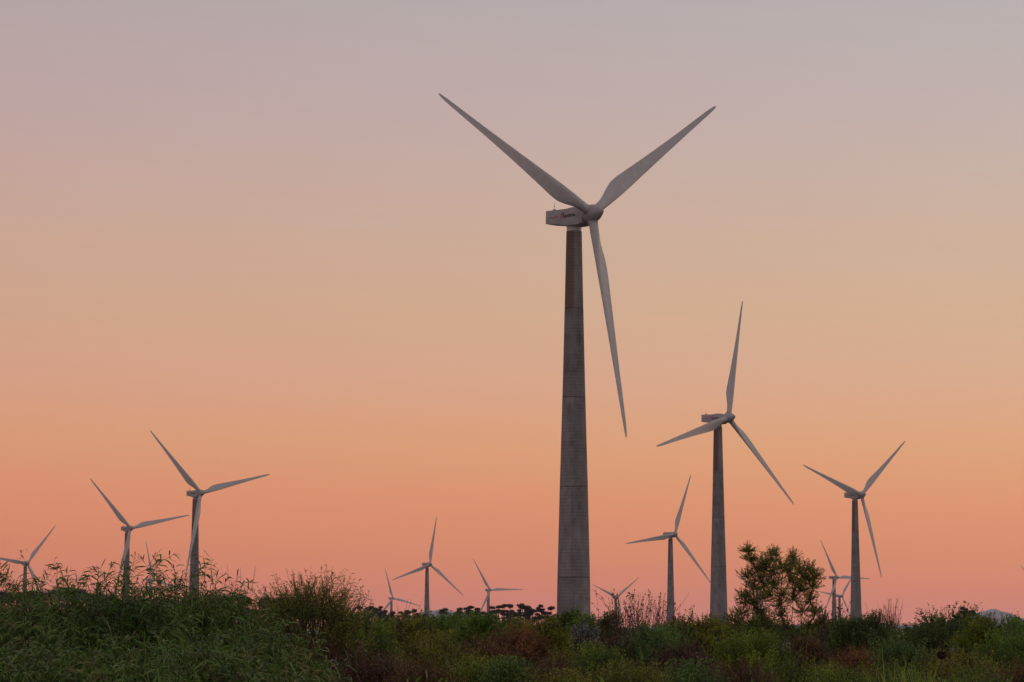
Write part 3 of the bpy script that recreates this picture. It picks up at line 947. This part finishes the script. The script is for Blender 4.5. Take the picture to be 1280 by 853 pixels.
    LP = SP[si, 0] * (1 - u) + SP[si, -1] * u
    T = unit(SP[si, -1] - SP[si, 0])
    LD = unit(T * .6 + unit(rng.normal(0, 1, (n_, 3))) * .9)
    LS = unit(np.cross(LD, rng.normal(0, 1, (n_, 3))))
    ct = rng.normal(0, .15, nC)
    v, q, t_, per = leaf_geo(LP, LD, LS, rng.uniform(.018, .038, n_), rng.uniform(.008, .014, n_), np.full(n_, .1), rng, 1)
    obj('crown', mesh_np('crown', v, q, t_, np.repeat(np.clip(.5 + ct[ci[si]] + rng.normal(0, .17, n_), 0, 1), per)), LEAF['tree'], root)


small_tree(972, 692, 60, 'small tree of several thin stems with an airy crown right of the second tallest tower', 5)


# ------------------------------------------------------------------ grasses, dried flower stalk
def grass_tuft(px, ty, wpx, d, seed, label, n=260):
    rng = np.random.default_rng(seed)
    x, y, H = at(px, ty, d)
    R = wpx * d / FPX / 2
    root = empty('grass_tuft', (x, y, 0))
    tag(root, label, 'grass tuft', 'tufts of tall grass at the lower right')
    P = np.stack([rng.normal(0, R * .4, n), rng.normal(0, R * .4, n), np.zeros(n)], 1)
    D = unit(np.stack([rng.normal(0, .16, n), rng.normal(0, .16, n), np.ones(n)], 1))
    ln = H * rng.uniform(.7, 1.0, n)
    K_ = 7
    SP = curve_paths(P, D, ln, rng.uniform(0, .12, n), K_, rng, .012)
    lean = unit(rng.normal(0, 1, (n, 3)) * np.array([1, 1, 0]) + 1e-4)
    SP += lean[:, None] * (np.linspace(0, 1, K_) ** 2.5)[None, :, None] * (ln * rng.uniform(.08, .5, n))[:, None, None]
    side = unit(np.cross(lean, np.array([0, 0, 1.])))[:, None] * (np.array([.6, 1, 1, .9, .7, .45, .08]) * .0042)[None, :, None]
    v = np.stack([SP + side, SP - side], 2).reshape(-1, 3)
    b_ = (np.arange(n) * K_ * 2)[:, None] + (np.arange(K_ - 1) * 2)[None]
    q = np.stack([b_, b_ + 1, b_ + 3, b_ + 2], -1).reshape(-1, 4)
    tint = np.repeat(rng.uniform(0, 1, n), K_ * 2)
    obj('blades', mesh_np('blades', v, q, None, tint), LEAF['grass'], root)


for k, (px, ty, w, d, lab) in enumerate([
        (1250, 796, 60, 34, 'pale green tuft of tall grass below the pointed blue mountain'),
        (1130, 796, 70, 32, 'thin pale grass tuft below the bare twig bush'),
        (1205, 812, 60, 30, 'grass tuft between the dried flower stalk and the right edge'),
        (1155, 806, 50, 31, 'dry yellowish grass tuft just left of the dried flower stalk')]):
    grass_tuft(px, ty, w, d, 400 + k, lab)


def flower_stalk(px, ty, d):
    x, y, z = at(px, ty, d)
    root = empty('flower_stalk', (x, y, 0))
    tag(root, 'dark dried flower stalk with one round seed head near the bottom right corner', 'plant')
    segs = [rod((0, 0, 0), (.01, 0, z * .5), .009, .008), rod((.01, 0, z * .5), (.035, 0, z - .04), .008, .006), rod((.01, 0, z * .62), (.14, .03, z * .9), .005, .003),
            rod((.0, 0, z * .55), (-.10, .02, z * .8), .004, .003)]
    obj('stalk', mesh_from('stalk', *merge(*segs)), M_TWIG, root)
    rng = np.random.default_rng(7)
    n = 700
    dd = unit(rng.normal(0, 1, (n, 3)))
    P = dd * np.array([.045, .045, .035]) * .6 + np.array([.037, 0, z - .01])
    v, q, t_, per = leaf_geo(P, dd, unit(np.cross(dd, rng.normal(0, 1, (n, 3)))), np.full(n, .032), np.full(n, .012), np.zeros(n), rng, 1)
    hd = obj('seed_head', mesh_np('seed_head', v, q, t_, np.repeat(rng.uniform(0, 1, n), per)), LEAF['plum'], root)


flower_stalk(1171, 816, 31)


# ------------------------------------------------------------------ undergrowth between the shrubs
rng = np.random.default_rng(77)
n = 330000
Yd = 18 + 150 * rng.uniform(0, 1, n) ** 1.5
Xd = rng.uniform(-1, 1, n) * (4 + Yd * .24)
hmax = 1.0 + Yd * .003 + .35 * np.sin(Xd * 1.7 + np.sin(Yd * .9)) * np.cos(Yd * 1.1) + .15
Zd = rng.uniform(0, 1, n) ** .6 * hmax
P = np.stack([Xd, Yd, Zd], 1)
D = unit(rng.normal(0, .7, (n, 3)) + np.array([0, 0, .8]))
v, q, t_, per = leaf_geo(P, D, unit(np.cross(D, rng.normal(0, 1, (n, 3)))), rng.uniform(.08, .2, n), rng.uniform(.02, .045, n), rng.uniform(0, .5, n), rng, 1)
v[:, 2] = np.maximum(v[:, 2], .004)
o = obj('undergrowth', mesh_np('undergrowth', v, q, t_, np.repeat(rng.uniform(0, 1, n), per)), LEAF['green'])
tag(o, 'low tangled undergrowth covering the ground between the shrubs', 'undergrowth', kind='stuff')


# ------------------------------------------------------------------ umbrella pines
def pine_mesh(H, CR, seed, tufts, lean):
    rng = np.random.default_rng(seed)
    fork = np.array([lean * H * .5, 0, H * rng.uniform(.5, .62)])
    paths, rad = [], []
    tt = np.linspace(0, 1, 6)[:, None]
    trunk = np.array([0, 0, 0]) * (1 - tt) + fork * tt + np.stack([np.sin(tt[:, 0] * 3) * .02 * H, 0 * tt[:, 0], 0 * tt[:, 0]], 1)
    tv0, tq0 = tubes_geo(trunk[None], np.linspace(.018 * H, .012 * H, 6)[None])
    C = []
    for i in range(tufts):
        th = rng.uniform(0, 2 * PI); rr = math.sqrt(rng.uniform(0, 1)) * CR * .8
        C.append((fork[0] * 1.4 + math.cos(th) * rr, math.sin(th) * rr, H * rng.uniform(.84, .93) - (rr / CR) * H * .03))
    C = np.array(C)
    for c in C:
        mid = fork * .5 + c * .5 + np.array([0, 0, -.04 * H])
        p = (1 - tt) ** 2 * fork + 2 * tt * (1 - tt) * mid + tt ** 2 * c
        paths.append(p); rad.append(np.linspace(.009 * H, .003 * H, 6))
    tv, tq = tubes_geo(np.array(paths), np.array(rad))
    trunk_me = mesh_np('trunk', np.concatenate([tv0, tv]), np.concatenate([tq0, tq + len(tv0)]), smooth=True)
    trunk_me.materials.append(M_PBARK)
    per_t = 330
    ci = np.repeat(np.arange(tufts), per_t); n_ = len(ci)
    sz = rng.uniform(.34, .6, tufts) * CR * (1.35 if tufts < 4 else 1)
    rd = unit(rng.normal(0, 1, (n_, 3))) * (rng.uniform(.1, 1.3, n_) ** .6)[:, None]
    P = C[ci] + rd * sz[ci][:, None] * np.array([1, 1, .42])
    P[:, 2] = np.maximum(P[:, 2], C[ci][:, 2] - sz[ci] * .16)
    Dn = unit(rng.normal(0, 1, (n_, 3)) + np.array([0, 0, .5]))
    v, q, t_, per = leaf_geo(P, Dn, unit(np.cross(Dn, rng.normal(0, 1, (n_, 3)))), rng.uniform(.3, .7, n_), rng.uniform(.12, .26, n_), np.zeros(n_), rng, 1)
    crown = mesh_np('crown', v, q, t_, np.repeat(rng.uniform(0, 1, n_), per))
    crown.materials.append(LEAF['pine'])
    return trunk_me, crown


PV = [pine_mesh(20, 1.15, 1, 3, .03), pine_mesh(20, 1.5, 2, 4, -.05), pine_mesh(20, 1.9, 3, 5, .05), pine_mesh(20, 1.0, 4, 2, -.02), pine_mesh(20, 1.6, 5, 4, .0),
      pine_mesh(20, 3.0, 6, 6, .02), pine_mesh(20, 3.6, 7, 8, -.04), pine_mesh(20, 4.2, 8, 10, .03), pine_mesh(20, 3.2, 9, 7, 0.0), pine_mesh(20, 4.6, 10, 11, -.02)]
first = {}


def pine(px, ty, wpx, d, var, label, group):
    x, y, H = at(px, ty, d)
    var = var + 5 if d < 1100 else var
    tm, cm = PV[var]
    root = empty('umbrella_pine', (x, y, 0), random.uniform(-3, 3))
    tag(root, label, 'pine tree', group)
    s = H / 19.0
    w = s * random.uniform(.85, 1.15)
    root.scale = (w, w, s)
    obj('trunk', tm, parent=root)
    obj('crown', cm, parent=root)


random.seed(4)
# clump by clump, left to right; all of one clump share a label because nothing tells them apart
clusters = [
    ('dark flat-topped pine far behind the willowy shrubs at the far left', 'pines far behind the left shrubs',
     [(4, 741, 26), (18, 744, 22), (40, 740, 30), (58, 743, 24), (74, 739, 26), (95, 736, 32), (112, 741, 24), (130, 746, 24), (150, 750, 22), (172, 752, 20)], 850),
    ('dark flat topped pine in the row between tallest left turbine and round bush', 'even row of pines left of the round bush',
     [(222, 752, 22), (240, 751, 20), (256, 749, 18), (272, 746, 17), (286, 746, 18), (300, 746, 18), (314, 747, 16), (330, 748, 18), (344, 750, 18), (358, 748, 16)], 900),
    ('small dark umbrella pine right behind the round bush', 'umbrella pines right of the round bush',
     [(450, 757, 11), (459, 759, 9), (467, 757, 12), (476, 757, 12), (484, 761, 10), (494, 763, 12), (505, 765, 10)], 1300),
    ('low round pine left of the small blue hill', 'umbrella pines beside the small blue hill', [(521, 763, 13), (531, 769, 13)], 1300),
    ('wide umbrella pine standing on the small blue hill skyline', None, [(558, 759.5, 16)], 1300),
    ('small dark umbrella pine just left of the small turbine by the tallest tower', 'umbrella pines left of the small turbine',
     [(576, 760, 11), (583, 757, 8), (590, 757, 9), (600, 758, 9), (594, 764, 12), (606, 764, 13)], 1300),
    ('small dark umbrella pine in the row between the small turbine and the tallest tower', 'umbrella pines at the left foot of the tallest tower',
     [(617, 760, 11), (625, 758, 9), (632, 756, 10), (641, 757, 9), (648, 755, 9), (655, 755, 9), (665, 757, 9), (671, 758, 8), (678, 758, 9), (688, 759, 9), (638, 762, 12), (660, 763, 14), (682, 765, 14), (674, 768, 12), (652, 769, 16)], 1300),
    ('small dark umbrella pine right of the tall dark shrub near the pointed mountain', 'umbrella pines by the pointed mountain', [(1203, 758, 8), (1209, 757, 9), (1213, 765, 8)], 1300),
    ('dark pine low on the skyline at the right edge beside the pointed mountain', 'pines at the right edge', [(1262, 771, 12), (1272, 770, 12), (1284, 772, 12)], 1300),
]
for lab, grp, pts, d in clusters:
    for px, ty, w in pts:
        pine(px, ty + (random.uniform(-1.5, 2) if d > 1000 else 0), w * (1.25 if d < 1000 else .85) * random.uniform(.8, 1.15), d * random.uniform(.94, 1.06), random.randrange(5), lab, grp)
# lower, younger pines standing under and between the tall ones
for lab, grp, x0, x1, y0, w, st, d in [
        ('young dark pine under the taller ones at the far left', 'young pines at the far left', -8, 212, 764, 26, 11, 800),
        ('young dark pine under the flat topped pine row left of the round bush', 'young pines left of the round bush', 216, 420, 763, 24, 11, 860),
        ('low dark pine under the umbrella pines between the round bush and the blue hill', 'low pines right of the round bush', 440, 532, 767, 10, 5.2, 1240),
        ('low dark pine under the umbrella pines between the blue hill and the tallest tower', 'low pines left of the tallest tower', 572, 696, 767, 11, 4.4, 1240)]:
    x = x0
    while x < x1:
        pine(x, y0 + random.uniform(-4, 5), w * random.uniform(.6, 1.5), d * random.uniform(.96, 1.04), random.randrange(5), lab, grp)
        x += st * random.uniform(.3, 1.7)


# ------------------------------------------------------------------ haze: one closed box of thin air
hz = bpy.data.materials.new('thin_haze')
hz.use_nodes = True
hz.node_tree.nodes.clear()
pv = hz.node_tree.nodes.new('ShaderNodeVolumePrincipled')
pv.inputs['Density'].default_value = 3.0e-5
pv.inputs['Color'].default_value = (0.86, 0.90, 0.98, 1)
pv.inputs['Anisotropy'].default_value = 0.0
mo = hz.node_tree.nodes.new('ShaderNodeOutputMaterial')
hz.node_tree.links.new(pv.outputs[0], mo.inputs['Volume'])
V, F = prism(0, 8000, 174, 30000, 24000, 350)
ho = obj('haze', mesh_from('haze', V, F, False), hz)
tag(ho, 'thin evening haze over the plain', 'haze', kind='stuff')
